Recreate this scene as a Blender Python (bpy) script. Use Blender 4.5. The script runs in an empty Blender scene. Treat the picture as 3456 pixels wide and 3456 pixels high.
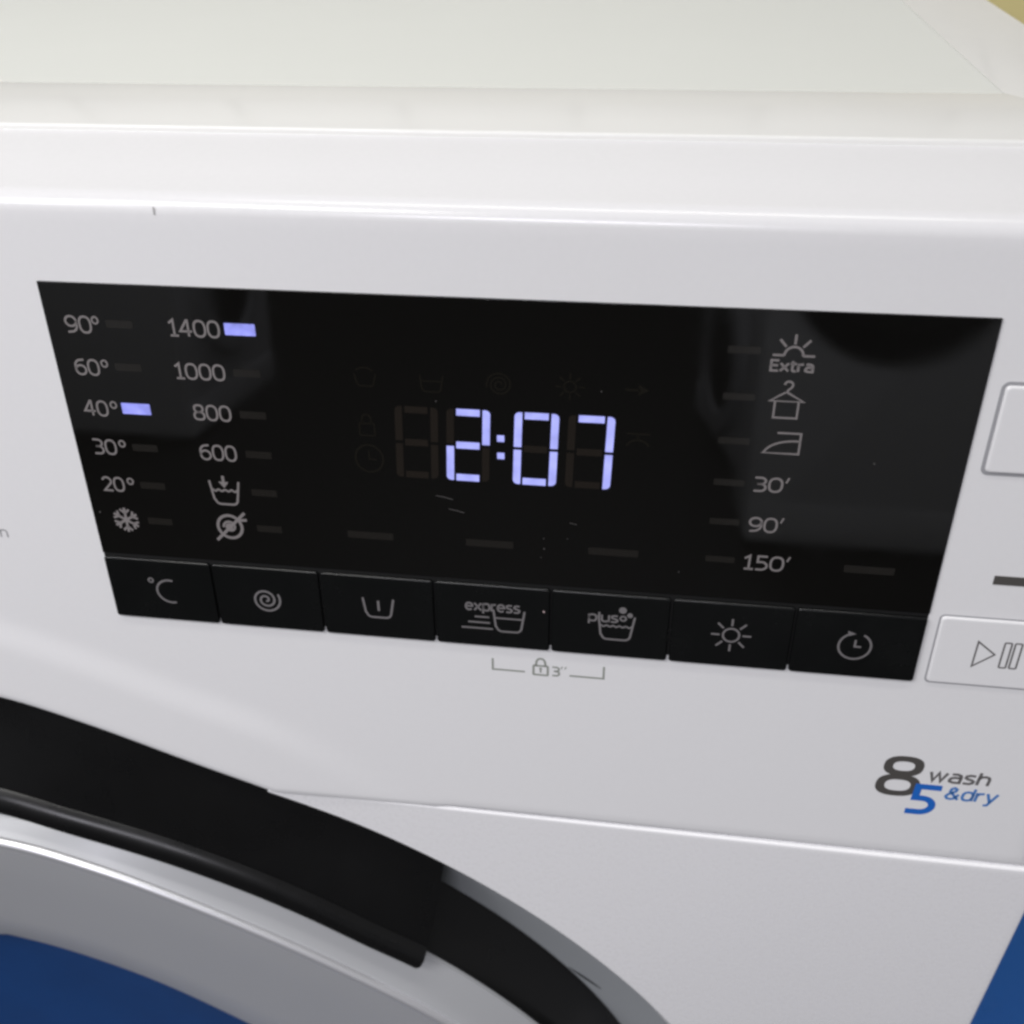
import bpy, math
from mathutils import Matrix, Vector

# ------------------------------------------------------------------ camera
sc = bpy.context.scene
MM = 0.001
CAM = (188.0, -179.0, 908.0)                      # mm, machine front centre at floor = origin
ROT = [[0.9900707863526851, 0.06512623356754854, -0.12457291725042453],
       [0.13919949772078105, -0.5776636625413968, 0.8043184647970864],
       [-0.019579015431279476, -0.813672702430507, -0.5809934556207819]]
cd = bpy.data.cameras.new('camera')
cam = bpy.data.objects.new('camera', cd)
sc.collection.objects.link(cam)
m = Matrix.Identity(4)
for r in range(3):
    m[r][0] = ROT[r][0]; m[r][1] = -ROT[r][1]; m[r][2] = -ROT[r][2]; m[r][3] = CAM[r] * MM
cam.matrix_world = m
cd.sensor_width = 36.0
cd.lens = 34.786
cd.clip_start = 0.005
cd.clip_end = 60.0
cd.dof.use_dof = True
cd.dof.focus_distance = 0.235
cd.dof.aperture_fstop = 18.0
sc.camera = cam

# ------------------------------------------------------------------ light
w = bpy.data.worlds.new('World'); sc.world = w; w.use_nodes = True
bg = w.node_tree.nodes['Background']
bg.inputs[0].default_value = (0.985, 0.98, 1.0, 1); bg.inputs[1].default_value = 0.23


def area_light(name, loc, sx, sy, power, col, rz=0.0):
    ld = bpy.data.lights.new(name, 'AREA'); ld.shape = 'RECTANGLE'
    ld.size = sx; ld.size_y = sy; ld.energy = power; ld.color = col
    o = bpy.data.objects.new(name, ld); o.location = loc; o.rotation_euler = (0, 0, rz)
    sc.collection.objects.link(o)
    return o


def aimed(o, target):
    o.rotation_euler = (Vector(target) - o.location).to_track_quat('-Z', 'Y').to_euler()


for loc, ln, pw, col, tgt in (((-0.17, -0.42, 1.34), 0.34, 1.9, (1.0, 0.98, 0.945), (0.1, 0.0, 0.75)),  # added close fill, makes the front fade towards the lower right
                              ((-0.80, -0.60, 1.50), 0.7, 6.0, (0.97, 0.965, 1.0), (0.1, 0.0, 0.75)),  # added fill on the left, strengthens the left to right falloff
                              ((-0.2, -3.4, 2.2), 1.2, 31, (0.93, 0.915, 1.0), (0.1, 0.0, 0.65)),
                              ((0.1, -0.25, 2.3), 1.2, 6.6, (1.0, 0.985, 0.93), (0.1, 0.69, 1.1)),  # added fill aimed at the wall to brighten its reflection and the lid
                              ((0.1, -0.55, 1.6), 1.2, 11, (0.93, 0.95, 1.0), (0.1, -2.2, 0.3))):  # added fill facing away, lights only the machines across the aisle
    aimed(area_light('fill_light', loc, ln, 0.08, pw, col), tgt)

vs = sc.view_settings
vs.view_transform = 'Standard'; vs.look = 'None'; vs.exposure = 0.0; vs.gamma = 1.0
vs.use_curve_mapping = False
sc.cycles.max_bounces = 8
sc.cycles.filter_width = 2.8

# ------------------------------------------------------------------ materials


def mat(name, col, rough=0.4, metal=0.0, spec=0.5, emit=None, estr=1.0, rvar=0.0, cvar=0.0, vscale=40.0,
        bump=0.0, bscale=900.0, coat=0.0, specks=0.0, evar=0.0):
    mt = bpy.data.materials.new(name); mt.use_nodes = True
    nt = mt.node_tree; b = nt.nodes['Principled BSDF']
    b.inputs['Base Color'].default_value = (*col, 1)
    b.inputs['Roughness'].default_value = rough
    b.inputs['Metallic'].default_value = metal
    b.inputs['Specular IOR Level'].default_value = spec
    b.inputs['Coat Weight'].default_value = coat
    if emit:
        b.inputs['Emission Color'].default_value = (*emit, 1); b.inputs['Emission Strength'].default_value = estr
    if evar:
        tce = nt.nodes.new('ShaderNodeTexCoord'); ne = nt.nodes.new('ShaderNodeTexNoise'); ne.inputs['Scale'].default_value = 260
        nt.links.new(tce.outputs['Object'], ne.inputs['Vector'])
        me_ = nt.nodes.new('ShaderNodeMapRange'); me_.inputs[1].default_value = 0.3; me_.inputs[2].default_value = 0.7
        me_.inputs[3].default_value = estr * (1 - evar); me_.inputs[4].default_value = estr * (1 + evar)
        nt.links.new(ne.outputs['Fac'], me_.inputs[0]); nt.links.new(me_.outputs[0], b.inputs['Emission Strength'])
    if rvar or cvar or bump or specks:
        tc = nt.nodes.new('ShaderNodeTexCoord')
        out = tc.outputs['Object']
    if rvar or cvar:
        n = nt.nodes.new('ShaderNodeTexNoise'); n.inputs['Scale'].default_value = vscale
        n.inputs['Detail'].default_value = 6; n.inputs['Roughness'].default_value = 0.62
        nt.links.new(out, n.inputs['Vector'])
        if rvar:
            mr = nt.nodes.new('ShaderNodeMapRange')
            mr.inputs[1].default_value = 0.3; mr.inputs[2].default_value = 0.7
            mr.inputs[3].default_value = max(0.01, rough - rvar); mr.inputs[4].default_value = rough + rvar
            nt.links.new(n.outputs['Fac'], mr.inputs[0]); nt.links.new(mr.outputs[0], b.inputs['Roughness'])
        if cvar:
            mx = nt.nodes.new('ShaderNodeMix'); mx.data_type = 'RGBA'
            mx.inputs[6].default_value = (*[c * (1 - cvar) for c in col], 1)
            mx.inputs[7].default_value = (*[min(1, c * (1 + cvar)) for c in col], 1)
            nt.links.new(n.outputs['Fac'], mx.inputs[0])
            nt.links.new(mx.outputs[2], b.inputs['Base Color'])
    if specks:
        vo = nt.nodes.new('ShaderNodeTexVoronoi'); vo.inputs['Scale'].default_value = 210.0
        nt.links.new(out, vo.inputs['Vector'])
        lt = nt.nodes.new('ShaderNodeMath'); lt.operation = 'LESS_THAN'; lt.inputs[1].default_value = 0.045
        nt.links.new(vo.outputs['Distance'], lt.inputs[0])
        sp = nt.nodes.new('ShaderNodeSeparateColor'); nt.links.new(vo.outputs['Color'], sp.inputs[0])
        gt = nt.nodes.new('ShaderNodeMath'); gt.operation = 'GREATER_THAN'; gt.inputs[1].default_value = 1 - specks
        nt.links.new(sp.outputs[0], gt.inputs[0])
        mu = nt.nodes.new('ShaderNodeMath'); mu.operation = 'MULTIPLY'
        nt.links.new(lt.outputs[0], mu.inputs[0]); nt.links.new(gt.outputs[0], mu.inputs[1])
        mx = nt.nodes.new('ShaderNodeMix'); mx.data_type = 'RGBA'
        mx.inputs[6].default_value = (*col, 1); mx.inputs[7].default_value = (0.07, 0.068, 0.066, 1)
        nt.links.new(mu.outputs[0], mx.inputs[0]); nt.links.new(mx.outputs[2], b.inputs['Base Color'])
    if bump:
        n2 = nt.nodes.new('ShaderNodeTexNoise'); n2.inputs['Scale'].default_value = bscale
        n2.inputs['Detail'].default_value = 2
        nt.links.new(out, n2.inputs['Vector'])
        bp = nt.nodes.new('ShaderNodeBump'); bp.inputs['Strength'].default_value = bump
        bp.inputs['Distance'].default_value = 0.0002
        nt.links.new(n2.outputs['Fac'], bp.inputs['Height']); nt.links.new(bp.outputs[0], b.inputs['Normal'])
    return mt


WHITE = mat('white_plastic', (0.778, 0.774, 0.788), 0.22, rvar=0.05, vscale=700, cvar=0.02)
TRIM = mat('white_trim_plastic', (0.83, 0.828, 0.81), 0.13, rvar=0.03, vscale=25, cvar=0.01)
BOARD = mat('white_laminate', (0.79, 0.805, 0.765), 0.42, bump=0.12, bscale=900, cvar=0.015, vscale=20)
ENAMEL = mat('white_enamel', (0.875, 0.87, 0.888), 0.28, rvar=0.03, vscale=600, cvar=0.012)
GLASSB = mat('black_display_plastic', (0.0042, 0.0040, 0.0036), 0.045, rvar=0.025, vscale=60, specks=0.012)
BTNB = mat('black_button_plastic', (0.0038, 0.0042, 0.0042), 0.24, rvar=0.06, vscale=80, spec=0.42, specks=0.006)
GAP = mat('gap_black', (0.002, 0.002, 0.002), 0.6)
GAPSHADE = mat('painted_gap_shade', (0.33, 0.33, 0.35), 0.5)
PRINT = mat('grey_print', (0.205, 0.188, 0.188), 0.5)
PRINTB = mat('grey_button_print', (0.17, 0.16, 0.165), 0.5)
UNLIT = mat('unlit_indicator', (0.0145, 0.0132, 0.0116), 0.12)
UNLITSEG = mat('unlit_segment', (0.0155, 0.0125, 0.010), 0.1)
GHOST = mat('unlit_symbol', (0.0095, 0.0085, 0.0065), 0.1)
LIT = mat('lit_segment', (0.0, 0.0, 0.0), 0.3, emit=(0.42, 0.445, 1.0), estr=1.06, evar=0.16)
LITBAR = mat('lit_indicator', (0.0, 0.0, 0.0), 0.3, emit=(0.33, 0.35, 0.95), estr=1.0, evar=0.3)
GREYINK = mat('grey_ink', (0.27, 0.285, 0.255), 0.5)
FAINTINK = mat('light_grey_ink', (0.36, 0.36, 0.37), 0.5)
DARKINK = mat('dark_grey_ink', (0.075, 0.070, 0.066), 0.45)
MIDINK = mat('mid_grey_ink', (0.13, 0.125, 0.125), 0.45)
BLUEINK = mat('blue_ink', (0.012, 0.13, 0.52), 0.45)
BLUEINK2 = mat('light_blue_ink', (0.06, 0.20, 0.52), 0.45)
SILVER = mat('silver_paint', (0.465, 0.472, 0.488), 0.42, metal=0.12, rvar=0.04, vscale=30)
HIGHLIGHT = mat('ring_highlight_metal', (0.82, 0.82, 0.85), 0.36, metal=0.7)
BLACKP = mat('black_handle_plastic', (0.0045, 0.0045, 0.0047), 0.30, rvar=0.06, vscale=40, spec=0.34)
RIMG = mat('grey_rim_plastic', (0.40, 0.42, 0.44), 0.3)
BLUEG = mat('blue_reflection_glass', (0.006, 0.055, 0.21), 0.14, rvar=0.06, vscale=22, cvar=0.22)
FLOORM = mat('blue_floor_paint', (0.012, 0.14, 0.55), 0.35, rvar=0.1, vscale=5, cvar=0.12)
CONCRETE = mat('dark_concrete', (0.018, 0.017, 0.015), 0.6, cvar=0.2, vscale=8)
WALLM = mat('cream_wall_paint', (0.80, 0.79, 0.72), 0.7, cvar=0.1, vscale=12)
CARD = mat('tan_cardboard', (0.74, 0.64, 0.29), 0.75, cvar=0.12, vscale=30)
TAPE = mat('brown_tape', (0.42, 0.31, 0.14), 0.3)
GROUT = mat('grout', (0.62, 0.61, 0.57), 0.85)
TILEM = mat('cream_tile', (0.80, 0.79, 0.74), 0.5, cvar=0.03, vscale=9)
CHIP = mat('dark_chip', (0.42, 0.415, 0.41), 0.7)
DUST = mat('pale_dust', (0.085, 0.08, 0.08), 0.8)
FARW = mat('far_white_enamel', (0.78, 0.79, 0.82), 0.3)
FARB = mat('far_black_plastic', (0.01, 0.01, 0.011), 0.3)

# ------------------------------------------------------------------ mesh helpers
COL = sc.collection
TAU = math.radians(6.0); CT, ST = math.cos(TAU), math.sin(TAU)


def fp(u, v, wv=0.0):
    """fascia coordinates: u right of the display's left edge, v above its bottom edge, wv proud of the fascia"""
    x = 52.5 + u - CAM[0]; y = 200.0 - wv; z = v - 153.93
    return (CAM[0] + x, CAM[1] + y * CT + z * ST, CAM[2] - y * ST + z * CT)


class MB:
    def __init__(s):
        s.v = []; s.f = []

    def add(s, pts):
        i = len(s.v); s.v.extend(pts); return list(range(i, i + len(pts)))

    def grid(s, rows, close=False):
        ids = [s.add(r) for r in rows]
        n = len(rows[0])
        for a, b in zip(ids, ids[1:]):
            for k in range(n if close else n - 1):
                s.f.append((a[k], a[(k + 1) % n], b[(k + 1) % n], b[k]))
        return ids

    def build(s, name, material, parent=None, smooth=30.0, label=None):
        me = bpy.data.meshes.new(name)
        me.from_pydata([(p[0] * MM, p[1] * MM, p[2] * MM) for p in s.v], [], s.f)
        me.materials.append(material)
        me.validate()
        import bmesh
        bm = bmesh.new(); bm.from_mesh(me)
        bmesh.ops.remove_doubles(bm, verts=bm.verts, dist=1e-6)
        bm.to_mesh(me); bm.free()
        if smooth:
            me.polygons.foreach_set('use_smooth', [True] * len(me.polygons))
            me.set_sharp_from_angle(angle=math.radians(smooth))
        o = bpy.data.objects.new(name, me); COL.objects.link(o)
        if parent is not None:
            o.parent = parent
        if label:
            o['label'] = label
        return o


def thing(name, label, cat, loc=(0, 0, 0), group=None):
    o = bpy.data.objects.new(name, None); COL.objects.link(o)
    o.location = [c * MM for c in loc]; o.empty_display_size = 0.05
    o['label'] = label; o['category'] = cat
    if group: o['group'] = group
    return o


def arc(cx, cy, rx, ry, a0, a1, n=14):
    return [(cx + rx * math.cos(math.radians(a0 + (a1 - a0) * i / n)),
             cy + ry * math.sin(math.radians(a0 + (a1 - a0) * i / n))) for i in range(n + 1)]


def ribbon(mb, pts, width, wv, cap=True):
    """flat printed stroke along a polyline of (u, v)"""
    q = [pts[0]]
    for p in pts[1:]:
        if math.hypot(p[0] - q[-1][0], p[1] - q[-1][1]) > 1e-4: q.append(p)
    closed = len(q) > 2 and math.hypot(q[0][0] - q[-1][0], q[0][1] - q[-1][1]) < 1e-3
    if closed: q = q[:-1]
    n = len(q); h = width / 2; L = []; R = []
    for i in range(n):
        a = q[i - 1] if (i > 0 or closed) else None
        b = q[(i + 1) % n] if (i < n - 1 or closed) else None
        p = q[i]; ds = []
        if a: d = (p[0] - a[0], p[1] - a[1]); l = math.hypot(*d); ds.append((d[0] / l, d[1] / l))
        if b: d = (b[0] - p[0], b[1] - p[1]); l = math.hypot(*d); ds.append((d[0] / l, d[1] / l))
        if len(ds) == 2:
            tx, ty = ds[0][0] + ds[1][0], ds[0][1] + ds[1][1]; l = math.hypot(tx, ty) or 1
            tx /= l; ty /= l
            k = 1 / max(0.45, tx * ds[0][0] + ty * ds[0][1])
        else:
            (tx, ty), k = ds[0], 1
        if cap and not closed and (i == 0 or i == n - 1):
            s = -0.35 * h if i == 0 else 0.35 * h
            p = (p[0] + tx * s, p[1] + ty * s)
        L.append((p[0] - ty * h * k, p[1] + tx * h * k)); R.append((p[0] + ty * h * k, p[1] - tx * h * k))
    if closed: L.append(L[0]); R.append(R[0])
    mb.grid([[fp(x, y, wv) for x, y in L], [fp(x, y, wv) for x, y in R]])


def disc(mb, cx, cy, r, wv, n=16, ry=None):
    mb.f.append(tuple(mb.add([fp(x, y, wv) for x, y in arc(cx, cy, r, ry or r, 0, 360, n)[:-1]])))


def poly(mb, pts, wv):
    mb.f.append(tuple(mb.add([fp(x, y, wv) for x, y in pts])))


def rrect(u0, u1, v0, v1, r, n=5):
    if r <= 0: return [(u1, v0), (u1, v1), (u0, v1), (u0, v0)]
    return (arc(u1 - r, v0 + r, r, r, -90, 0, n) + arc(u1 - r, v1 - r, r, r, 0, 90, n)
            + arc(u0 + r, v1 - r, r, r, 90, 180, n) + arc(u0 + r, v0 + r, r, r, 180, 270, n))


def plate(mb, u0, u1, v0, v1, w0, w1, bev=0.3, r=0.6, n=5):
    rows = []
    for ins, wv in ((0, w0), (0, w1 - bev), (bev * 0.08, w1 - bev * 0.62), (bev * 0.3, w1 - bev * 0.3), (bev * 0.62, w1 - bev * 0.08), (bev, w1), (bev + 0.12, w1), (bev + 0.3, w1)):
        rows.append([fp(x, y, wv) for x, y in rrect(u0 + ins, u1 - ins, v0 + ins, v1 - ins, max(0.02, r - ins * .5), n)])
    ids = mb.grid(rows, close=True)
    mb.f.append(tuple(ids[-1]))


# --------------------------------------------------------------- stroke lettering (unit = cap height)
def sup(cx, cy, rx, ry, a0=0, a1=360, n=28, e=2.5):
    out = []
    for i in range(n + 1):
        a = math.radians(a0 + (a1 - a0) * i / n); c, s = math.cos(a), math.sin(a)
        out.append((cx + rx * math.copysign(abs(c) ** (2 / e), c), cy + ry * math.copysign(abs(s) ** (2 / e), s)))
    return out


X = 0.72
GL = {
    '0': (0.64, [sup(.32, .5, .32, .5)]),
    '1': (0.44, [[(0, .80), (.24, 1.0), (.24, 0)], [(0.02, 0), (.46, 0)]]),
    '2': (0.58, [arc(.27, .70, .29, .30, 160, -25, 12) + [(0.02, 0), (.58, 0)]]),
    '3': (0.56, [[(0, 1), (.30, 1)] + arc(.30, .76, .23, .24, 90, -90, 10) + [(.14, .52)],
                 [(.14, .52), (.30, .52)] + arc(.30, .26, .26, .26, 90, -90, 10) + [(0, 0)]]),
    '4': (0.66, [[(.48, 0), (.48, 1), (.42, 1), (0, .30), (.66, .30)]]),
    '5': (0.56, [[(.52, 1), (.06, 1), (.06, .56), (.26, .58)] + arc(.26, .29, .29, .29, 90, -90, 10) + [(0, 0)]]),
    '6': (0.62, [[(.56, 1), (.34, .97)] + arc(.36, .55, .36, .42, 100, 180, 8) + [(0, .32)] +
                 arc(.31, .31, .31, .31, 180, 540, 24)]),
    '8': (0.62, [sup(.31, .76, .26, .24, n=20), sup(.31, .26, .31, .26, n=20)]),
    '9': (0.62, [[(.06, 0), (.28, .03)] + arc(.26, .45, .36, .42, -80, 0, 8) + [(.62, .68)] +
                 arc(.31, .69, .31, .31, 0, 360, 24)]),
    "'": (0.12, [[(.12, 1.0), (.02, .72)]]),
    '"': (0.3, [[(.10, 1.0), (.02, .75)], [(.30, 1.0), (.22, .75)]]),
    'E': (0.5, [[(.5, 1), (0, 1), (0, 0), (.5, 0)], [(0, .52), (.45, .52)]]),
    'x': (0.52, [[(0, X), (.52, 0)], [(0, 0), (.52, X)]]),
    't': (0.36, [[(.12, .95), (.12, .12), (.2, 0), (.36, 0)], [(0, X), (.36, X)]]),
    'r': (0.32, [[(0, 0), (0, X)], [(0, .48), (.10, .66), (.32, .70)]]),
    'a': (0.50, [[(.06, .70), (.3, X), (.46, .62), (.50, .48), (.50, 0), (.2, 0), (.02, .08), (0, .22),
                  (.06, .36), (.2, .42), (.50, .42)]]),
    'e': (0.54, [[(0.02, .38), (.54, .38)] + sup(.27, .36, .27, .36, 5, 310, 20, 2.2)]),
    'p': (0.52, [[(0, X), (0, -.28)], sup(.26, .36, .26, .36, n=20)]),
    's': (0.44, [[(.42, .70), (.2, X), (.04, .64), (.02, .5), (.12, .40), (.32, .34), (.43, .24), (.42, .1),
                  (.28, 0), (0, .01)]]),
    'l': (0.04, [[(.02, 1), (.02, 0)]]),
    'u': (0.50, [[(0, X), (0, .2), (.08, .03), (.25, 0), (.42, .05), (.50, .2)], [(.50, X), (.50, 0)]]),
    'w': (0.78, [[(0, X), (.2, 0), (.39, X), (.58, 0), (.78, X)]]),
    'h': (0.50, [[(0, 1), (0, 0)], [(0, .5), (.10, .68), (.28, X), (.44, .66), (.50, .5), (.50, 0)]]),
    'n': (0.50, [[(0, X), (0, 0)], [(0, .5), (.10, .68), (.28, X), (.44, .66), (.50, .5), (.50, 0)]]),
    'd': (0.52, [[(.52, 1), (.52, 0)], sup(.26, .36, .26, .36, n=20)]),
    'y': (0.52, [[(0, X), (.26, 0)], [(.52, X), (.18, -.26), (.02, -.28)]]),
    '&': (0.66, [[(.66, 0), (.14, .66), (.16, .88), (.30, .98), (.44, .88), (.42, .70), (.10, .42), (.0, .22),
                  (.10, .04), (.30, 0), (.48, .08), (.62, .42)]]),
}


def text(mb, s, u0, u1, v0, h, sw, wv, slant=0.0, sp=0.17, xs=None):
    """stroke text: outer ink box starts at u0 and (if u1) ends at u1; v0 baseline, h cap height"""
    tot = sum(GL[c][0] for c in s) + sp * (len(s) - 1)
    ink = (u1 - u0 - sw) if u1 else (xs or 1) * h * tot
    k = ink / tot
    x = u0 + sw / 2
    for c in s:
        gw, pls = GL[c]
        for pl in pls:
            hh = h - sw
            ribbon(mb, [(x + px * k + slant * py * hh, v0 + sw / 2 + py * hh) for px, py in pl], sw, wv)
        x += (gw + sp) * k


def tub(mb, u0, u1, v0, v1, sw, wv, lean=0.13, rad=1.5):
    l = (u1 - u0) * lean
    pts = [(u0, v1), (u0 + l * .72, v0 + rad)] + arc(u0 + l + rad, v0 + rad, rad, rad, 188, 270, 6) + \
        arc(u1 - l - rad, v0 + rad, rad, rad, 270, 352, 6) + [(u1, v1)]
    ribbon(mb, pts, sw, wv)


def waves(mb, u0, u1, v, sw, wv, n=4, a=0.28):
    ribbon(mb, [(u0 + (u1 - u0) * i / (n * 8), v + a * math.cos(i / 8 * 2 * math.pi)) for i in range(n * 8 + 1)], sw, wv)


# ------------------------------------------------------------------ setting
mb = MB(); mb.grid([[(-5000, -9000, 0), (5000, -9000, 0)], [(-5000, 690, 0), (5000, 690, 0)]])
fl = mb.build('floor', CONCRETE, smooth=0); fl['kind'] = 'structure'; fl['label'] = 'dark concrete floor'
mb = MB(); rows = []
for ins, z in ((0, 0.5), (0, 5), (1.5, 7), (4, 8)):
    rows.append([(-420 + ins, -60 + ins, z), (1300 - ins, -60 + ins, z), (1300 - ins, 670 - ins, z), (-420 + ins, 670 - ins, z)])
ids = mb.grid(rows, close=True); mb.f.append(tuple(ids[-1]))
o = mb.build('floor_mat', FLOORM, smooth=30); o['label'] = 'plain blue mat on the floor beside the machine, at lower right'; o['category'] = 'mat'

WY = 690.0
mb = MB()
for (x0, x1, y0, y1, z0, z1) in ((-1600, 1800, WY, WY + 100, 0, 955),):
    a = [(x0, y0, z0), (x1, y0, z0), (x1, y0, z1), (x0, y0, z1)]
    b = [(x0, y1, z0), (x1, y1, z0), (x1, y1, z1), (x0, y1, z1)]
    ia, ib = mb.add(a), mb.add(b)
    mb.f += [tuple(ia), tuple(reversed(ib))] + [(ia[k], ib[k], ib[(k + 1) % 4], ia[(k + 1) % 4]) for k in range(4)]
wall = mb.build('wall', WALLM, smooth=0); wall['kind'] = 'structure'
wall['label'] = 'cream wall behind the machine'
mb = MB()
a = mb.add([(-1600, WY + 6, 955), (1800, WY + 6, 955), (1800, WY + 6, 2200), (-1600, WY + 6, 2200)]); mb.f.append(tuple(a))
mb.build('grout_bed', GROUT, wall, smooth=0)
tile_me = None
for i in range(-6, 9):
    for j in range(5):
        x0 = -33 + 150 * i + 3.0; z0 = 957 + 150 * j + 1.5
        if tile_me is None:
            mb = MB(); s = 144.0; rows = []
            for ins, y in ((0, 5.0), (0, 1.2), (0.6, 0.3), (1.8, 0)):
                rows.append([(ins, y, ins), (s - ins, y, ins), (s - ins, y, s - ins), (ins, y, s - ins)])
            ids = mb.grid(rows, close=True); mb.f.append(tuple(ids[-1]))
            o = mb.build('wall_tile', TILEM, wall, smooth=40); tile_me = o.data
        else:
            o = bpy.data.objects.new('wall_tile', tile_me); COL.objects.link(o); o.parent = wall
        o.location = (x0 * MM, WY * MM, z0 * MM)

# cardboard box standing behind the machine's right side
BX = thing('cardboard_box', 'tan cardboard box behind the machine at the top right corner', 'box', (556, 620, 0))


def bbox(mb, x0, x1, y0, y1, z0, z1, b=1.5):
    rows = []
    for ins, z in ((b, z0), (0, z0 + b), (0, z1 - b), (b, z1)):
        rows.append([(x0 + ins, y0 + ins, z), (x1 - ins, y0 + ins, z), (x1 - ins, y1 - ins, z), (x0 + ins, y1 - ins, z)])
    ids = mb.grid(rows, close=True); mb.f.append(tuple(ids[-1])); mb.f.append(tuple(reversed(ids[0])))


for nm, dims, mt_ in (('carton', (-212, 212, -58, 58, 0, 842), CARD), ('top_flap', (-211, 211, -57, -1.5, 842.3, 845.5), CARD),
                      ('top_flap', (-211, 211, 1.5, 57, 842.3, 845.5), CARD), ('packing_tape', (-212.5, 212.5, -25, 25, 845.8, 846.2), TAPE)):
    mb = MB(); bbox(mb, *dims, b=0.15 if nm == 'packing_tape' else 1.2); mb.build(nm, mt_, BX, smooth=0)

# ------------------------------------------------------------------ the washer dryer
WD = thing('washer_dryer', 'white washer dryer with black display reading 2:07 and silver porthole door', 'washer dryer')


def interp(tab, x):
    if x <= tab[0][0]: return tab[0][1]
    for (a, fa), (b, fb) in zip(tab, tab[1:]):
        if x <= b:
            t = (x - a) / (b - a); return fa + (fb - fa) * t
    return tab[-1][1]


def smooth(t):
    t = max(0.0, min(1.0, t)); return t * t * (3 - 2 * t)


def crinterp(tab, x):
    """smooth (Catmull-Rom) interpolation of a table"""
    if x <= tab[0][0]: return tab[0][1]
    if x >= tab[-1][0]: return tab[-1][1]
    for i in range(len(tab) - 1):
        if x <= tab[i + 1][0]:
            x0, p1 = tab[i]; x1, p2 = tab[i + 1]
            xm, p0 = tab[max(0, i - 1)]; xp, p3 = tab[min(len(tab) - 1, i + 2)]
            m1 = (p2 - p0) / (x1 - xm) if x1 != xm else 0
            m2 = (p3 - p1) / (xp - x0) if xp != x0 else 0
            d = x1 - x0; t = (x - x0) / d
            return ((2 * t**3 - 3 * t**2 + 1) * p1 + (t**3 - 2 * t**2 + t) * d * m1
                    + (-2 * t**3 + 3 * t**2) * p2 + (t**3 - t**2) * d * m2)


ARCH = [(-170, 637), (-140, 656), (-118, 671), (-94, 683), (-64, 694.5), (-39, 701), (-15, 703), (8.9, 700.9),
        (34.2, 693.7), (63.9, 682.9), (87.7, 674.3), (93, 671.5), (110, 662), (140, 641)]
VB = -60.3; VT = 105.6


def arch_v(x): return (crinterp(ARCH, x) - 887.094) / CT + 153.93


# control fascia: a leaning front, rolled top edge, cut away in an arch over the door
mb = MB(); cols = []
xs = sorted(set([-298.5, -298.2, -297.4, -296.2, -295] + [-292 + 4 * i for i in range(147)] + [295, 296.2, 297.4, 298.2, 298.5]
                + [80, 82, 84, 85, 86, 87, 88, 89, 90, 91, 92]))
for x in xs:
    av = arch_v(x) if abs(x) < 170 else -1e9
    vb = max(VB, av)
    ex = max(0.0, abs(x) - 295.0); we = -(3.5 - math.sqrt(max(0.0, 3.5**2 - ex * ex)))
    col = [fp(x - 52.5, vb, -14), fp(x - 52.5, vb, -2.2), fp(x - 52.5, vb + 0.4, -0.9), fp(x - 52.5, vb + 1.2, -0.25)]
    N = 70
    for k in range(N + 1):
        v = vb + 2.4 + (VT - vb - 2.4) * k / N
        d = v - arch_v(max(-169, min(169, x)))
        fade = 1 - smooth((abs(x + 15) - 85) / 70)
        bulge = 1.0 * (1 - smooth((d - 19) / 12)) * fade
        c4 = 1.0 if k else 1.0
        col.append(fp(x - 52.5, v, we + bulge * c4))
    if fade > 0:
        b0 = 1.0 * (1 - smooth((vb - av - 19) / 12)) * fade if av > -1e8 else 0
        for q, (dv, dw) in enumerate(((0, -14), (0, -0.9), (0.2, -0.35), (0.7, -0.08))):
            col[q] = fp(x - 52.5, vb + dv, dw + (b0 if q else 0) + we)
    px, py, pz = fp(x - 52.5, VT, we)
    R = 4.8; cy, cz = py + R * CT, pz - R * ST
    for k in range(1, 9):
        a = math.radians(6 + (88 - 6) * k / 8)
        col.append((px, cy - R * math.cos(a), cz + R * math.sin(a)))
    yy, zz = col[-1][1], col[-1][2]
    for k in range(1, 5):
        col.append((px, yy + (47 - yy) * k / 4, zz + (849.5 - zz) * (k / 4) ** 0.9))
    cols.append(col)
mb.grid(cols)
FASCIA = mb.build('control_fascia', WHITE, WD, smooth=35)

mb = MB()
ribbon(mb, [(30.6, VT + 1.7), (30.6, VT + 0.2)], 0.32, 0.1)
poly(mb, [(30.3, VT + 0.3), (30.7, VT + 0.1), (30.9, VT + .4), (30.6, VT + .6)], 0.11)
mb.build('scuff_mark', CHIP, FASCIA, smooth=0, label='small dark nick on the top edge of the fascia')

# worktop: laminate board in a glossy trim frame
LZ = 850.0


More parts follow.
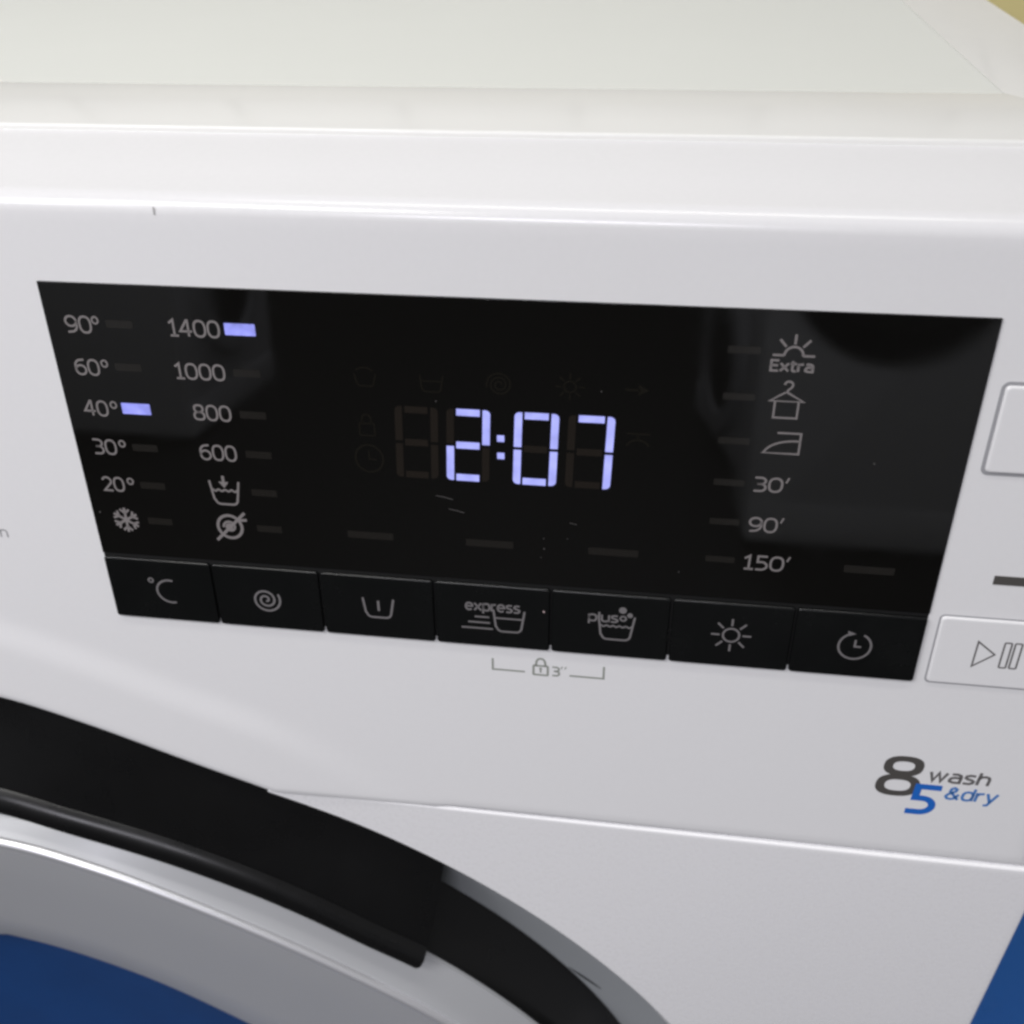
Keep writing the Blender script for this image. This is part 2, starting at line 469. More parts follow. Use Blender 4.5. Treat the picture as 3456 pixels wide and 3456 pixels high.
def frame_profile(mb, outer, inner):
    """outer/inner: (x0,x1,y0,y1) ; rolled outer edge, flat top"""
    rows = []

    def loop(x0, x1, y0, y1, z, r, n=6):
        pts = []
        for (cx, cy, a0) in ((x1 - r, y0 + r, -90), (x1 - r, y1 - r, 0), (x0 + r, y1 - r, 90), (x0 + r, y0 + r, 180)):
            for i in range(n + 1):
                a = math.radians(a0 + 90 * i / n); pts.append((cx + r * math.cos(a), cy + r * math.sin(a), z))
        return pts
    x0, x1, y0, y1 = outer
    for ins, dz in ((0.6, -32), (0, -30), (0, -0.7)):
        rows.append(loop(x0 + ins, x1 - ins, y0 + ins, y1 - ins, LZ + dz, 5))
    for k in range(1, 7):
        a = math.radians(90 * k / 6); ins = 0.7 * (1 - math.cos(a))
        rows.append(loop(x0 + ins, x1 - ins, y0 + ins, y1 - ins, LZ - 0.7 + 0.7 * math.sin(a), max(0.5, 5 - ins)))
    X0, X1, Y0, Y1 = inner
    rows.append(loop(X0 - .5, X1 + .5, Y0 - .5, Y1 + .5, LZ + 0.0, 0.4))
    rows.append(loop(X0 - .12, X1 + .12, Y0 - .12, Y1 + .12, LZ - 0.08, 0.3))
    rows.append(loop(X0, X1, Y0, Y1, LZ - 2.0, 0.3))
    mb.grid(rows, close=True)


mb = MB(); frame_profile(mb, (-297, 297, 43.0, 600), (-268, 268, 84.5, 570))
mb.build('worktop_trim', TRIM, WD, smooth=35)
mb = MB()
rows = []
for ins, z in ((0.0, LZ - 2.5), (0.0, LZ - 0.2), (0.1, LZ - 0.06)):
    rows.append([(-268 + ins, 84.5 + ins, z), (268 - ins, 84.5 + ins, z), (268 - ins, 570 - ins, z), (-268 + ins, 570 - ins, z)])
ids = mb.grid(rows, close=True); mb.f.append(tuple(ids[-1]))
mb.build('worktop_board', BOARD, WD, smooth=0)

# cabinet: enamelled shell with round opening
ZC = 440.0; RH = 248.7; BY = -3.0; HX = 302.0; ZT = 674.0; ZB = 12.0


def pol(th, r, y): return (r * math.sin(math.radians(th)), y, ZC + r * math.cos(math.radians(th)))


def rect_r(th, hx, zt, zb):
    s, c = math.sin(math.radians(th)), math.cos(math.radians(th))
    t = 1e9
    if abs(s) > 1e-9: t = min(t, hx / abs(s))
    if c > 1e-9: t = min(t, (zt - ZC) / c)
    if c < -1e-9: t = min(t, (zb - ZC) / c)
    return t


th0 = 20.2


def rh(th):
    t = min(th, 360 - th)
    return RH - 0.6 * (1 - smooth((t - 20) / 9))

corner_t = math.degrees(math.atan2(HX, ZT - ZC)); corner_b = 180 - math.degrees(math.atan2(HX, ZC - ZB))
ths = sorted(set([th0, corner_t, corner_t - 1, corner_t + 1, corner_b, 360 - corner_b, 360 - corner_t, 360 - th0] +
                 [th0 + (360 - 2 * th0) * i / 220 for i in range(221)]))
mb = MB()
rows = [[] for _ in range(17)]
for th in ths:
    _t = min(th, 360 - th); _x = abs(math.sin(math.radians(th))) * rect_r(th, HX, ZT, ZB)
    BY = -2.0 - 0.8 * (smooth((_x - 100) / 190) if _t < 60 else 1.0)
    col = [pol(th, 236, 8.5), pol(th, 243, 4.0), pol(th, 246.6, -0.2), pol(th, rh(th) - 0.9, BY + 1.4), pol(th, rh(th) - 0.25, BY + 0.35), pol(th, rh(th), BY)]
    ro = rect_r(th, HX - 0.8, ZT - 0.8, ZB + 0.8)
    ro = max(ro, rh(th) + 0.05)
    for t in (0.02, 0.3, 0.98): col.append(pol(th, rh(th) + (ro - rh(th)) * t, BY))
    for k in range(0, 6):
        a = math.radians(90 * k / 5); o = 0.8 * math.sin(a)
        r2 = max(rect_r(th, HX - 0.8 + o, ZT - 0.8 + o, ZB + 0.8 - o), rh(th) + 0.06 + 0.01 * k)
        col.append(pol(th, r2, BY + 0.8 * (1 - math.cos(a))))
    r2 = max(rect_r(th, HX, ZT, ZB), rh(th) + 0.2)
    c2 = list(pol(th, r2, 12)); col.append(tuple(c2))
    col.append(pol(th, r2, 560)) if abs(math.sin(math.radians(th))) * r2 > HX - 1 else col.append(pol(th, r2, 13))
    for k, p in enumerate(col): rows[k].append(p)
mb.grid([r for r in rows if r])
mb.build('cabinet', ENAMEL, WD, smooth=40)
# upper side panels behind the fascia
for sx in (-1, 1):
    x = sx * 297.5; mb = MB()
    mb.f.append(tuple(mb.add([(x, 20, 660), (x, 590, 660), (x, 590, 822), (x, 46, 822), (x, 30, 822)])))
    mb.build('side_panel', ENAMEL, WD, smooth=0)

# ---------------- door
SO = [(-12, 218), (0, 214.5), (8, 210.8), (16, 208.8), (30, 207.8), (45, 207.8), (60, 208.2)]
PI_ = [(-12, 227), (-0.9, 223.5), (6.5, 216.6), (15.2, 212.2), (23.1, 209.2), (26.1, 208.2), (32.5, 206.5), (37.5, 207.4)]
RI = [(-12, 213.5), (1.1, 207.5), (8.3, 201.6), (16.6, 195.2), (24.4, 191.2), (33.6, 189.2), (44, 190.2), (60, 192.5)]
IN = [(-12, 139), (-7.8, 135), (4.8, 123.8), (21, 112.6), (33, 108), (50, 106), (60, 106)]


def sym(tab, th):
    t = ((th + 180) % 360) - 180
    if t < -12: t = min(60, -12 + (-12 - t)) if False else -12
    if t > 60 or t <= -12:
        # far side of the ring eases between the end values
        full = t if t > 60 else t + 360
        a, b = crinterp(tab, 60), crinterp(tab, -12)
        return a + (b - a) * smooth((full - 60) / 288)
    return crinterp(tab, t)


def solin(th): return sym(SO, th)


dth = sorted(set([-180 + i * 1.5 for i in range(240)] + [35 + 0.25 * i for i in range(29)]))
mb = MB(); rows = []
for th in dth:
    so, ri, inn = solin(th), sym(RI, th), sym(IN, th)
    pr = [(so, 6), (so, -5.5), (so - 0.15, -6.2)]
    for t in (0.35, 0.7): pr.append((so + (ri + 2.2 - so) * t, -6.2 + (-12.0 + 6.2) * t))
    pr += [(ri + 2.0, -12.1), (ri + 1.5, -12.75), (ri + 0.7, -13.4), (ri - 0.3, -13.75), (ri - 1.3, -13.8), (ri - 2.4, -13.65), (ri - 4.5, -13.5)]
    for t in (0.25, 0.5, 0.75): pr.append((ri - 4.5 + (inn + 1 - ri + 4.5) * t, -13.5 + 10.1 * t))
    pr += [(inn + 1, -3.4), (inn + 0.2, -2.9), (inn - 0.2, -2.0), (inn - 0.5, 6)]
    rows.append([pol(th, r, y) for r, y in pr])
rows.append(rows[0])
mb.grid(rows)
DOOR = mb.build('door', SILVER, WD, smooth=50, label='silver ring of the round porthole door')
mb = MB(); rows = []
for th in dth:
    ri = sym(RI, th); rb = 1.9
    rows.append([pol(th, ri + 0.2 + rb * math.cos(math.radians(a)), -12.4 - rb * math.sin(math.radians(a))) for a in range(-20, 201, 20)])
rows.append(rows[0]); mb.grid(rows)
mb.build('ring_highlight', HIGHLIGHT, DOOR, smooth=60, label='bright bead standing for the highlight on the silver ring')  # pale bead added to draw the ridge's highlight as a line
mb = MB(); rows = []
for th in dth:
    inn = sym(IN, th)
    rows.append([pol(th, (inn - 0.4) * f, y) for f, y in ((1, 1.0), (0.985, 1.6), (0.95, 2.2), (0.85, 3.4), (0.6, 5.4), (0.3, 6.6), (0.02, 7))])
rows.append(rows[0]); mb.grid(rows)
mb.build('door_glass', BLUEG, DOOR, smooth=60, label='door glass coloured blue for the mirrored floor')  # blue base colour stands in for the floor mirrored in the glass
mb = MB(); rows = []
for th in dth:
    so = solin(th)
    rows.append([pol(th, r, y) for r, y in ((so - 0.1, -5), (so + 1.2, -4.6), (so + 2.5, -2), (214.5 if so < 212 else so + 4, 14), (219, 18), (228, 22))])
rows.append(rows[0]); mb.grid(rows)
mb.build('door_edge', BLACKP, DOOR, smooth=50)
# inner grey rim of the opening
mb = MB(); rows = []
for i in range(0, 241):
    th = 24 + 312 * i / 240
    rows.append([pol(th, r, y) for r, y in ((246.6, -0.2), (244.5, 3.4), (240.5, 5.6), (238.5, 6.4), (228, 11.0), (219, 14.2), (215.4, 15.5), (214.6, 19))])
mb.grid(rows)
mb.build('opening_rim', RIMG, WD, smooth=30)
# black handle plate over the top of the door
mb = MB(); rows = []
hth = [-75 + 1.5 * i for i in range(73)] + [34 + 0.25 * i for i in range(1, 27)]
for th in hth:
    inn = crinterp(PI_, th)
    # the plate's end is cut on a slant: outer edge stops sooner than the inner edge
    def pp(r, y):
        lim = 33.2 + (250 - r) / 51.0 * 6.2
        if r < inn + 4: lim -= 0.75 * (1 - max(0, r - inn) / 4) ** 2
        return pol(min(th, lim), r, y)
    ro = 248.9 if th > 24 else 248.9 + 15 * smooth((24 - th) / 14)
    yo = 1.2
    rows.append([pp(ro, 16), pp(ro, yo + 2), pp(ro - 1, yo), pp(ro - 9, -0.6), pp(ro - 18, -3.6), pp(inn + 12.5, -7.8), pp(inn + 9.5, -8.8),
                 pp(inn + 8.6, -8.2), pp(inn + 7.6, -8.4), pp(inn + 6.6, -9.8), pp(inn + 4.6, -11.3), pp(inn + 2, -12.1), pp(inn + 0.5, -12.3),
                 pp(inn - 0.2, -11.8), pp(inn - 0.2, -10.5), pp(inn + 1.5, 10)])
ids = mb.grid(rows)
mb.f.append(tuple(ids[-1]))
mb.build('handle_plate', BLACKP, DOOR, smooth=35, label='matt black handle plate along the top of the door')
mb = MB(); rows = []
for k in range(9):
    th = 53.6 + 0.45 * k; r0 = 217.0 + 0.62 * k; h = 0.75 * math.sin(math.pi * (k + 0.6) / 9.2)
    y0 = 14.2 - (r0 - 219) * 0.355
    rows.append([pol(th, r0 + 1.1 * h + .05, y0 + 0.6), pol(th, r0 + 0.9 * h, y0 - 0.5 * h - .1), pol(th, r0 - 0.9 * h, y0 + 0.6 * h - 0.5 * h - .1), pol(th, r0 - 1.1 * h - .05, y0 + 1.2)])
mb.grid(rows)
mb.build('rim_tab', BLACKP, WD, smooth=30)

# ---------------- display window
mb = MB(); plate(mb, 0, 204.4, 19.55, 90.5, -1.0, 0.45, 0.12, 0.12, 2)
DISP = mb.build('display_window', GLASSB, WD, smooth=25, label='glossy black display window')
mb = MB(); plate(mb, 0.04, 204.36, 1.3, 19.9, -1.0, 0.12, 0.05, 0.3, 2)
mb.build('button_recess', GAP, WD, smooth=0)
WS = 0.52      # print plane on the window
SW = 0.51


def printed(name, fn, material=PRINT, parent=None, label=None):
    mb = MB(); fn(mb); return mb.build(name, material, parent or DISP, smooth=0, label=label)


# temperature scale
for s, u0, u1, vb, vt in (('90', 4.55, 11.0, 78.75, 83.0), ('60', 4.5, 10.65, 68.5, 72.65), ('40', 4.3, 10.5, 58.2, 62.35),
                          ('30', 4.4, 10.45, 48.05, 52.25), ('20', 4.5, 10.3, 37.9, 42.05)):
    def fn(mb):
        text(mb, s, u0, u1, vb, vt - vb, SW, WS)
        ribbon(mb, arc(12.0, vt - 1.0, 0.72, 0.8, 0, 360, 16), 0.42, WS)
    printed('temperature_numeral', fn, label='grey printed %s degree mark' % s)


def fn(mb):
    c = (8.67, 29.9); R = 3.35
    for k in range(6):
        a = math.radians(90 + 60 * k); dx, dy = math.cos(a), math.sin(a)
        ribbon(mb, [c, (c[0] + R * dx, c[1] + R * dy)], 0.66, WS)
        for sg in (-1, 1):
            b = a + sg * math.radians(48)
            p = (c[0] + 1.95 * dx, c[1] + 1.95 * dy)
            ribbon(mb, [p, (p[0] + 1.5 * math.cos(b), p[1] + 1.45 * math.sin(b))], 0.62, WS + 0.004)
    disc(mb, c[0], c[1], 0.85, WS + 0.008)


printed('snowflake_symbol', fn)
for s, u0, u1, vb, vt in (('1400', 29.35, 41.4, 79.0, 83.15), ('1000', 28.95, 41.05, 68.75, 72.85), ('800', 31.6, 40.95, 58.6, 62.75),
                          ('600', 31.5, 40.75, 48.2, 52.5)):
    printed('spin_numeral', lambda mb: text(mb, s, u0, u1, vb, vt - vb, SW, WS), label='grey printed %s spin speed mark' % s)


def fn(mb):
    tub(mb, 32.6, 40.0, 36.4, 42.7, 0.55, WS, 0.12, 1.3)
    waves(mb, 33.0, 39.6, 40.2, 0.5, WS + .004, 4, 0.22)
    ribbon(mb, [(36.2, 44.1), (36.2, 42.2)], 0.7, WS + .008)
    poly(mb, [(34.9, 42.6), (36.2, 40.9), (37.5, 42.6)], WS + .01)


printed('rinse_hold_symbol', fn)


def fn(mb):
    c = (36.0, 30.0)
    ribbon(mb, arc(c[0], c[1], 3.1, 3.2, 0, 360, 32), 0.75, WS)
    ribbon(mb, [(c[0] + (0.5 + 1.15 * t / 24) * math.cos(t / 24 * 9.5), c[1] + (0.5 + 1.15 * t / 24) * math.sin(t / 24 * 9.5)) for t in range(25)], 0.6, WS + .004)
    disc(mb, c[0], c[1], 0.8, WS + .006)
    ribbon(mb, [(32.2, 26.0), (40.2, 34.1)], 0.75, WS + .01)
    ribbon(mb, [(38.6, 32.0), (40.5, 32.2)], 0.75, WS + .012)


printed('no_spin_symbol', fn)
# indicator bars (rows share the pitch of the scale)
BARV = (81.3, 71.0, 60.65, 50.45, 40.2, 30.1)
for (u0, u1), lit in (((14.5, 20.9), 2), ((43.0, 49.4), 0)):
    for k, v in enumerate(BARV):
        on = k == lit
        h = 1.38 if on else 0.92
        a, b = (u0 - 0.5, u1 + 0.2) if on else (u0, u1)
        printed('indicator_light', lambda mb: poly(mb, rrect(a, b, v - h, v + h, 0.15, 2), WS), LITBAR if on else UNLIT,
                label='lit lilac indicator bar' if on else None)
for k, v in enumerate((81.75, 71.3, 60.95, 50.7, 40.6, 30.5)):
    printed('indicator_light', lambda mb: poly(mb, rrect(152.1, 158.8, v - .8, v + .8, 0.15, 2), WS), UNLIT)
for u0, u1 in ((66.1, 77.5), (95.4, 106.9), (124.8, 136.6), (183.4, 194.6)):
    printed('indicator_light', lambda mb: poly(mb, rrect(u0, u1, 29.35, 31.3, 0.15, 2), WS), UNLIT)

# seven segment clock
SEG = {'2': 'abged', '0': 'abcdef', '7': 'abc', ' ': ''}
for (u, ch) in ((79.75, ' '), (91.65, '2'), (107.1, '0'), (119.1, '7')):
    wd = 9.95 + (0.35 if ch == '7' else 0); sw = 1.72
    boxes = {'a': (2.25, wd - 2.35, 63.4, 65.05), 'g': (2.25, wd - 2.35, 55.25, 56.95), 'd': (2.25, wd - 2.35, 46.98, 48.7),
             'f': (0, sw, 56.45, 65.0), 'e': (0, sw, 47.05, 55.75), 'b': (wd - sw, wd, 56.45, 65.0), 'c': (wd - sw, wd, 47.05, 55.75)}
    for k, (a, b, v0, v1) in boxes.items():
        on = k in SEG[ch]

        def fn(mb):
            if k in 'fb':
                r = 1.1; c0 = (a + r, v1 - r) if k == 'f' else (b - r, v1 - r)
                pts = [(a, v0), (b, v0), (b, v1)] + arc(c0[0], c0[1], r, r, 90, 180, 5) if k == 'f' else \
                    [(a, v0), (b, v0)] + arc(c0[0], c0[1], r, r, 0, 90, 5) + [(a, v1)]
            elif k in 'ec':
                r = 1.1; c0 = (a + r, v0 + r) if k == 'e' else (b - r, v0 + r)
                pts = arc(c0[0], c0[1], r, r, 180, 270, 5) + [(b, v0), (b, v1), (a, v1)] if k == 'e' else \
                    [(a, v0)] + arc(c0[0], c0[1], r, r, 270, 360, 5) + [(b, v1), (a, v1)]
            else:
                pts = [(a, v0), (b, v0), (b, v1), (a, v1)]
            poly(mb, [(u + x + (y - 56) * 0.03, y) for x, y in pts], WS)
        printed('lit_segment' if on else 'unlit_segment', fn, LIT if on else UNLITSEG)
for v in (53.95, 58.3):
    printed('colon_dot', lambda mb: poly(mb, rrect(103.3, 104.95, v - .8, v + .8, 0.1, 2), WS), LIT)

# unlit status symbols behind the window
def g1(mb): tub(mb, 71.3, 76.2, 69.4, 72.2, .4, WS, .12, .8); ribbon(mb, arc(73.6, 72.6, 2.0, 1.2, 20, 160, 8), .4, WS)
def g2(mb): tub(mb, 86.2, 91.4, 68.8, 72.6, .4, WS, .1, .8); ribbon(mb, [(86.6, 71.3), (91, 71.3)], .35, WS)
def g3(mb):
    ribbon(mb, [(104 + (.5 + 2.4 * t / 40) * math.cos(t / 40 * 16), 71.3 + (.5 + 2.4 * t / 40) * math.sin(t / 40 * 16)) for t in range(41)], .42, WS)
def g4(mb):
    ribbon(mb, arc(119.5, 71.6, 1.3, 1.3, 0, 360, 18), .4, WS)
    for k in range(8):
        a = math.radians(45 * k); ribbon(mb, [(119.5 + 1.9 * math.cos(a), 71.6 + 1.9 * math.sin(a)), (119.5 + 3.1 * math.cos(a), 71.6 + 3.1 * math.sin(a))], .4, WS)
def g5(mb):
    ribbon(mb, [(131.5, 71.6), (134.6, 71.6)], .5, WS); poly(mb, [(134.3, 72.9), (134.3, 70.3), (136.5, 71.6)], WS)
def g6(mb):
    ribbon(mb, rrect(71.5, 75, 57.2, 60.2, .2, 2) + rrect(71.5, 75, 57.2, 60.2, .2, 2)[:1], .4, WS); ribbon(mb, [(72.2, 60.3)] + arc(73.25, 61.2, 1.05, 1.3, 180, 0, 10) + [(74.3, 60.3)], .4, WS)
def g7(mb):
    ribbon(mb, arc(73.2, 51.3, 3.3, 3.5, 0, 360, 28), .5, WS); ribbon(mb, [(73.2, 53.2), (73.2, 51.1), (74.8, 51.1)], .4, WS)
def g8(mb):
    ribbon(mb, [(132.3, 61.3), (137.3, 61.3)], .45, WS); ribbon(mb, arc(134.8, 57.6, 2.6, 2.2, 20, 160, 10), .5, WS); ribbon(mb, [(134.8, 61.2), (134.8, 59.8)], .45, WS)


for nm, g in (('prewash_symbol', g1), ('wash_symbol', g2), ('spin_symbol', g3), ('dry_symbol', g4), ('end_symbol', g5),
              ('lock_symbol', g6), ('clock_symbol', g7), ('tap_symbol', g8)):
    printed(nm, g, GHOST)


# drying column
def fn(mb):
    c = (165.5, 80.95)
    ribbon(mb, arc(c[0], c[1], 1.9, 1.9, 0, 180, 16), .5, WS)
    ribbon(mb, [(161.35, 80.95), (163.5, 80.95)], .5, WS); ribbon(mb, [(167.5, 80.95), (169.7, 80.95)], .5, WS)
    for a, r0, r1 in ((90, 2.5, 4.5), (132, 2.6, 4.5), (48, 2.6, 4.5)):
        a = math.radians(a); ribbon(mb, [(c[0] + r0 * math.cos(a), c[1] + r0 * math.sin(a)), (c[0] + r1 * math.cos(a), c[1] + r1 * math.sin(a))], .5, WS)
    text(mb, 'Extra', 160.95, 169.95, 77.3, 2.75, 0.5, WS)


printed('extra_dry_symbol', fn)


def fn(mb):
    ribbon(mb, arc(165.4, 74.45, .85, .8, 175, -40, 10) + [(165.3, 73.2), (165.3, 72.75), (168.9, 70.75), (161.9, 70.75), (164.9, 72.75)], .45, WS)
    ribbon(mb, [(163.0, 70.7), (163.0, 66.95), (167.9, 66.95), (167.9, 70.7)], .45, WS + .004)


printed('cupboard_dry_symbol', fn)


def fn(mb):
    ribbon(mb, [(164.5, 63.4), (169.4, 63.4), (169.4, 58.55), (161.8, 58.55)] + arc(168.5, 57.9, 6.6, 3.7, 168, 92, 10) + [(169.3, 61.6)], .45, WS)


printed('iron_dry_symbol', fn)
for s, u0, u1, vb, vt in (('30', 160.8, 167.2, 48.8, 52.6), ('90', 160.8, 167.3, 38.4, 42.4), ('150', 160.8, 170.0, 28.2, 32.3)):
    def fn(mb):
        text(mb, s, u0, u1, vb, vt - vb, SW, WS, slant=0.02)
        ribbon(mb, [(u1 + 1.1, vt), (u1 + 0.6, vt - 1.2)], .42, WS)
    printed('minute_numeral', fn, label='grey printed %s minute drying mark' % s)

# dust and fine scratches on the window
mb = MB()
for u, v, r in ((2.0, 31.7, .22), (89.6, 66.6, .16), (126.3, 70.9, .16), (114.2, 32.8, .14), (114.3, 30.0, .2), (119.8, 33.2, .13), (146.3, 26.2, .16), (113.6, 27.5, .12)):
    disc(mb, u, v, r, WS + .02, 7)
ribbon(mb, [(88.6, 42.6), (90.6, 42.3), (92.6, 41.8)], .16, WS + .02); ribbon(mb, [(91.6, 39.2), (93.4, 38.9), (95.2, 38.4)], .16, WS + .02)
ribbon(mb, [(120.2, 37.6), (121.9, 37.2)], .12, WS + .02)
d = mb.build('dust', DUST, DISP, smooth=0); d['kind'] = 'stuff'

# ---------------- option buttons
seps = [0.0, 29.0, 57.55, 86.95, 116.2, 145.4, 174.55, 204.4]
WB = 1.08


def b_c(mb):
    ribbon(mb, arc(16.9, 9.3, 3.7, 3.45, 75, 285, 14), .55, WB); ribbon(mb, arc(12.0, 12.4, .62, .62, 0, 360, 14), .42, WB)


def b_spin(mb):
    ribbon(mb, [(42.75 + (.35 + 3.5 * t / 60) * math.cos(.5 - (60 - t) / 60 * 14.5), 9.1 + (.35 + 3.5 * t / 60) * math.sin(.5 - (60 - t) / 60 * 14.5)) for t in range(61)], .58, WB)


def b_pre(mb):
    tub(mb, 68.5, 76.4, 6.4, 12.1, .55, WB, .1, 1.4); ribbon(mb, [(72.45, 11.4), (72.45, 8.5)], .6, WB)


def b_exp(mb):
    text(mb, 'express', 94.7, 108.7, 10.85, 3.3, .5, WB); tub(mb, 101.9, 109.7, 5.1, 11.5, .52, WB + .006, .1, 1.4)
    ribbon(mb, [(102.3, 9.1), (109.4, 9.1)], .45, WB + .004)
    for a, b, v in ((97.2, 100.7, 9.1), (95.5, 100.9, 7.4), (93.8, 101.6, 5.6)): ribbon(mb, [(a, v), (b, v)], .48, WB)


def b_plus(mb):
    text(mb, 'plus', 125.4, 132.9, 10.4, 3.1, .5, WB); tub(mb, 128.0, 136.8, 5.4, 12.4, .52, WB + .006, .1, 1.4)
    waves(mb, 128.5, 136.3, 9.4, .45, WB + .004, 5, .2)
    disc(mb, 133.8, 14.3, .95, WB); disc(mb, 135.6, 12.95, .7, WB + .008); ribbon(mb, arc(134.0, 11.9, .7, .65, 0, 360, 14), .45, WB + .01)


def b_sun(mb):
    ribbon(mb, arc(160.1, 9.5, 1.95, 1.95, 0, 360, 24), .5, WB)
    for k in range(8):
        a = math.radians(45 * k); ribbon(mb, [(160.1 + 2.8 * math.cos(a), 9.5 + 2.8 * math.sin(a)), (160.1 + 4.7 * math.cos(a), 9.5 + 4.7 * math.sin(a))], .5, WB)


def b_clock(mb):
    ribbon(mb, arc(189.1, 9.15, 3.75, 3.75, 62, -255, 30), .52, WB)
    poly(mb, [(186.9, 13.5), (189.0, 12.75), (187.3, 12.0)], WB + .004)
    ribbon(mb, [(189.1, 10.9), (189.1, 9.05), (190.5, 9.05)], .5, WB)


for k, (nm, g, lb) in enumerate((('temperature_symbol', b_c, 'degrees celsius'), ('spin_symbol', b_spin, 'spin spiral'), ('prewash_symbol', b_pre, 'prewash tub'),
                                 ('express_symbol', b_exp, 'express tub'), ('plus_symbol', b_plus, 'plus tub with bubbles'), ('dry_symbol', b_sun, 'drying sun'),
                                 ('delay_symbol', b_clock, 'delay clock'))):
    a = seps[k] + (0.15 if k == 0 else 0.22); b = seps[k + 1] - (0.15 if k == 6 else 0.22)
    if k in (2, 5): a += 0.1
    mb = MB(); plate(mb, a, b, 0.0 - 0.02 * k, 18.65, -1.0, 1.0, 0.45, 0.8, 4)
    bt = mb.build('option_button', BTNB, WD, smooth=30, label='black option button with %s symbol' % lb)
    printed(nm, g, PRINTB, bt)
mb = MB(); disc(mb, 114.5, 12.1, .27, WB + .01, 8); mb.build('dust_speck', mat('pink_dust', (.55, .42, .42), .8), WD, smooth=0)

# ---------------- white buttons on the right
def shade_ring(mb, u0, u1, v0, v1, r, wd):
    o = rrect(u0 - wd / 2, u1 + wd / 2, v0 - wd / 2, v1 + wd / 2, r + wd / 2, 5)
    ribbon(mb, o + o[:1], wd, 0.04)


for nm, lb, (u0, u1, v0, v1), gw in (('power_button', 'plain white button in the upper right of the fascia', (208.3, 240, 56.7, 76.5), 0.8),
                                     ('start_button', 'white start and pause button', (207.3, 241, -0.1, 19.1), 0.42)):
    mb = MB(); plate(mb, u0, u1, v0, v1, -1.0, 0.62, 0.55, 1.0, 5)
    bt = mb.build(nm, WHITE, WD, smooth=35, label=lb)
    mb = MB(); shade_ring(mb, u0, u1, v0, v1, .9, gw); mb.build('gap_shade', GAPSHADE, bt, smooth=0)  # flat grey ring paints the soft shade around the button
    if nm == 'start_button':
        def fn(mb):
            ribbon(mb, [(216.6, 13.0), (220.9, 9.6), (216.5, 5.8), (216.6, 13.0)], .42, .68)
            for a in (222.5, 224.8):
                p = rrect(a, a + 1.55, 6.0, 13.2, .25, 2); ribbon(mb, p + p[:1], .4, .68)
        printed('start_pause_symbol', fn, MIDINK, bt)
mb = MB(); plate(mb, 216.3, 232, 28.6, 30.95, -.5, 0.12, .05, .05, 2)
mb.build('status_window', DARKINK, WD, smooth=0, label='small dark grey status bar above the start button')


# ---------------- ink on the fascia
def fn(mb):
    ribbon(mb, [(101.3, -4.5), (101.3, -7.9), (109.6, -7.9)], .5, .06); ribbon(mb, [(121.3, -8.0), (129.9, -8.0), (129.9, -4.3)], .5, .06)
    p = rrect(111.9, 115.6, -8.5, -5.6, .2, 2); ribbon(mb, p + p[:1], .55, .06)
    ribbon(mb, [(112.5, -5.6)] + arc(113.75, -4.7, 1.15, 1.4, 180, 0, 12) + [(115.0, -5.6)], .55, .06)
    ribbon(mb, [(113.75, -6.3), (113.75, -7.7)], .42, .07); disc(mb, 113.75, -6.5, .4, .075, 10)
    text(mb, '3', 116.6, 118.8, -8.6, 3.2, .5, .06)
    ribbon(mb, [(119.3, -5.35), (119.0, -6.0)], .32, .06); ribbon(mb, [(120.3, -5.35), (120.0, -6.0)], .32, .06)


printed('child_lock_mark', fn, GREYINK, FASCIA, 'grey padlock, 3 second mark and bracket below the buttons')
printed('programme_lettering', lambda mb: text(mb, 'n', -28.0, -25.7, 21.6, 3.4, .45, .06), FAINTINK, FASCIA)


def bold8(mb):
    c = (207.2, -31.4); sl = 0.07

    def S(p): return (p[0] + sl * (p[1] - c[1]), p[1])
    for (cy, rx, ry, e, wv) in ((-27.95, 3.75, 2.45, 2.5, .06), (-34.55, 4.3, 2.8, 2.5, .068)):
        o = [fp(*S(p), wv) for p in sup(c[0], cy, rx + 1.15, ry + 0.95, n=44, e=e)]
        i = [fp(*S(p), wv) for p in sup(c[0], cy, rx - 1.1, ry - 0.85, n=44, e=e)]
        mb.grid([o, i])


printed('badge_numeral', bold8, DARKINK, FASCIA, 'bold dark grey 8')


def bold5(mb):
    c = (214.3, -38.8); sl = 0.07

    def S(p): return (p[0] + sl * (p[1] - c[1]), p[1])
    ribbon(mb, [S(p) for p in [(217.4, -34.3), (212.0, -34.3), (212.0, -38.3), (213.9, -38.3)] +
                arc(213.9, -40.75, 2.9, 2.45, 90, -90, 12) + [(211.0, -43.2)]], 1.85, .075)


printed('badge_numeral', bold5, BLUEINK, FASCIA, 'bold blue 5')
printed('badge_lettering', lambda mb: text(mb, 'wash', 213.7, 228.9, -32.3, 4.7, .78, .06, slant=.12, sp=.2), MIDINK, FASCIA, 'grey wash lettering')
printed('badge_lettering', lambda mb: text(mb, '&dry', 218.9, 231.9, -38.0, 4.7, .74, .06, slant=.12, sp=.2), BLUEINK2, FASCIA, 'blue and dry lettering')

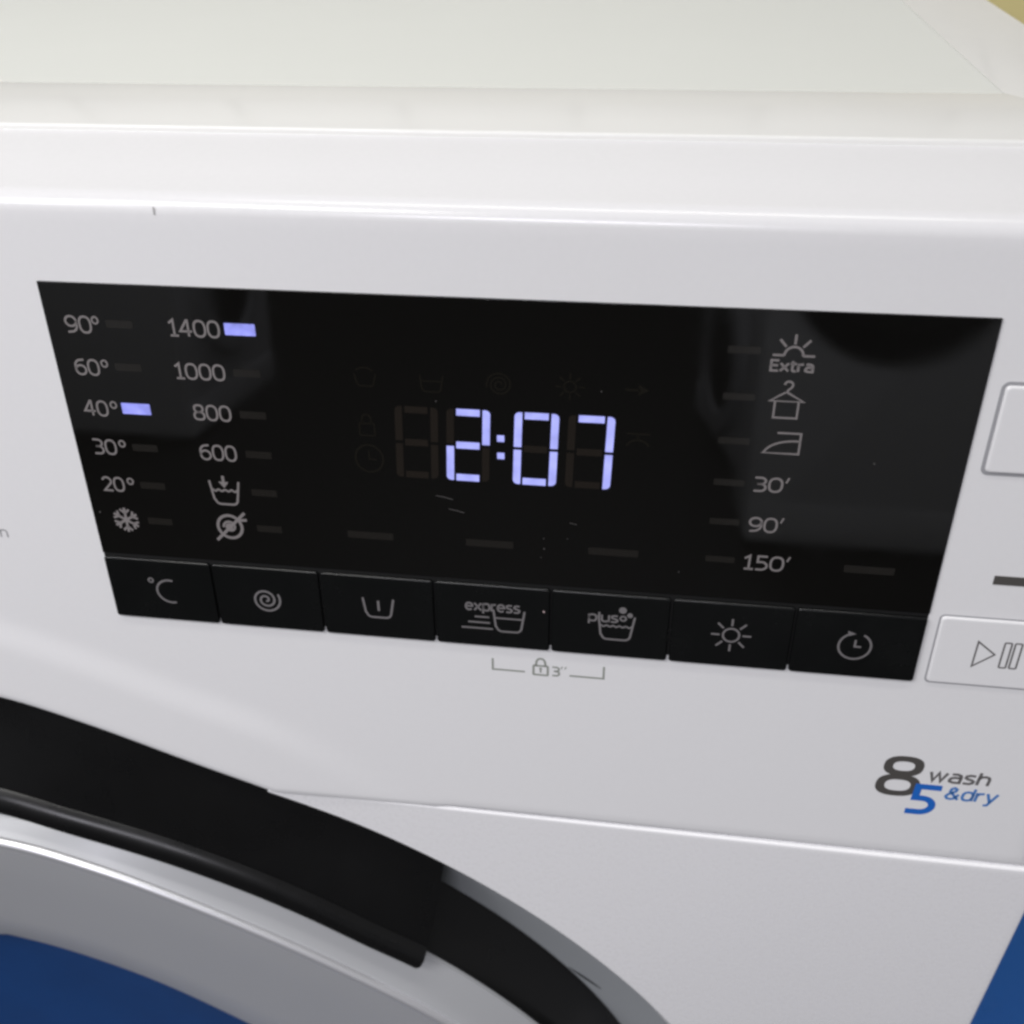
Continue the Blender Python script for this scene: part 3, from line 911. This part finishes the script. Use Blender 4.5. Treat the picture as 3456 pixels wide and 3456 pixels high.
# ------------------------------------------------------------------ machines across the aisle (mirrored in the window)
def far_machine(label, loc, rz, zc, rr, depth=560, dx=0.0, ringm=None):
    t = thing('washing_machine', label, 'washing machine', loc, 'machines mirrored in the display')
    t.rotation_euler = (0, 0, rz)

    def loop(x0, x1, z0, z1, y, r=14, n=4):
        pts = []
        for cx, cz, a0 in ((x1 - r, z0 + r, -90), (x1 - r, z1 - r, 0), (x0 + r, z1 - r, 90), (x0 + r, z0 + r, 180)):
            for i in range(n + 1):
                a = math.radians(a0 + 90 * i / n); pts.append((cx + r * math.cos(a), y, cz + r * math.sin(a)))
        return pts
    mb = MB()
    ids = mb.grid([loop(-298, 298, 15, 846, -depth), loop(-298, 298, 15, 846, -6), loop(-295, 295, 18, 843, -1), loop(-290, 290, 23, 838, 0)], close=True)
    mb.f.append(tuple(ids[-1])); mb.f.append(tuple(reversed(ids[0]))); mb.build('cabinet', FARW, t, smooth=40)
    mb = MB(); ids = mb.grid([loop(-292, 292, 735, 838, 0, 8), loop(-292, 292, 735, 838, 8, 8), loop(-288, 288, 739, 834, 11, 8)], close=True)
    mb.f.append(tuple(ids[-1])); mb.build('control_strip', FARW, t, smooth=40)
    mb = MB(); ids = mb.grid([loop(-292, 292, 15, 95, 0, 6), loop(-292, 292, 15, 95, 3, 6), loop(-289, 289, 18, 92, 4, 6)], close=True)
    mb.f.append(tuple(ids[-1])); mb.build('kick_panel', FARW, t, smooth=40)
    for nm, mtl, pr in (('door_ring', ringm or FARB, ((rr, 0), (rr - 3, 16), (rr - 12, 24), (rr * .72, 24), (rr * .68, 16))),
                        ('door_glass', mat('far_door_glass', (.02, .02, .021), .2), ((rr * .68, 17), (rr * .5, 14), (rr * .25, 8), (1, 6)))):
        mb = MB(); rows = []
        for i in range(49):
            a = 2 * math.pi * i / 48; rows.append([(dx + r * math.sin(a), y, zc + r * math.cos(a)) for r, y in pr])
        mb.grid(rows); mb.build(nm, mtl, t, smooth=40)
    return t


RINGL = mat('far_silver_ring', (.62, .63, .66), .3)
far_machine('white washing machine with dark door ring mirrored at the right end of the display', (700, -1650, 0), 0, 600, 205, 240, -70)
far_machine('white washing machine turned sideways, mirrored beside the 1400 mark of the display', (-950, -2330, 0), -math.pi / 2, 365, 195, ringm=RINGL)
far_machine('white washing machine with pale door ring, mirrored beside the hanger symbol of the display', (388, -2240, 0), math.radians(80), 240, 195, ringm=RINGL)
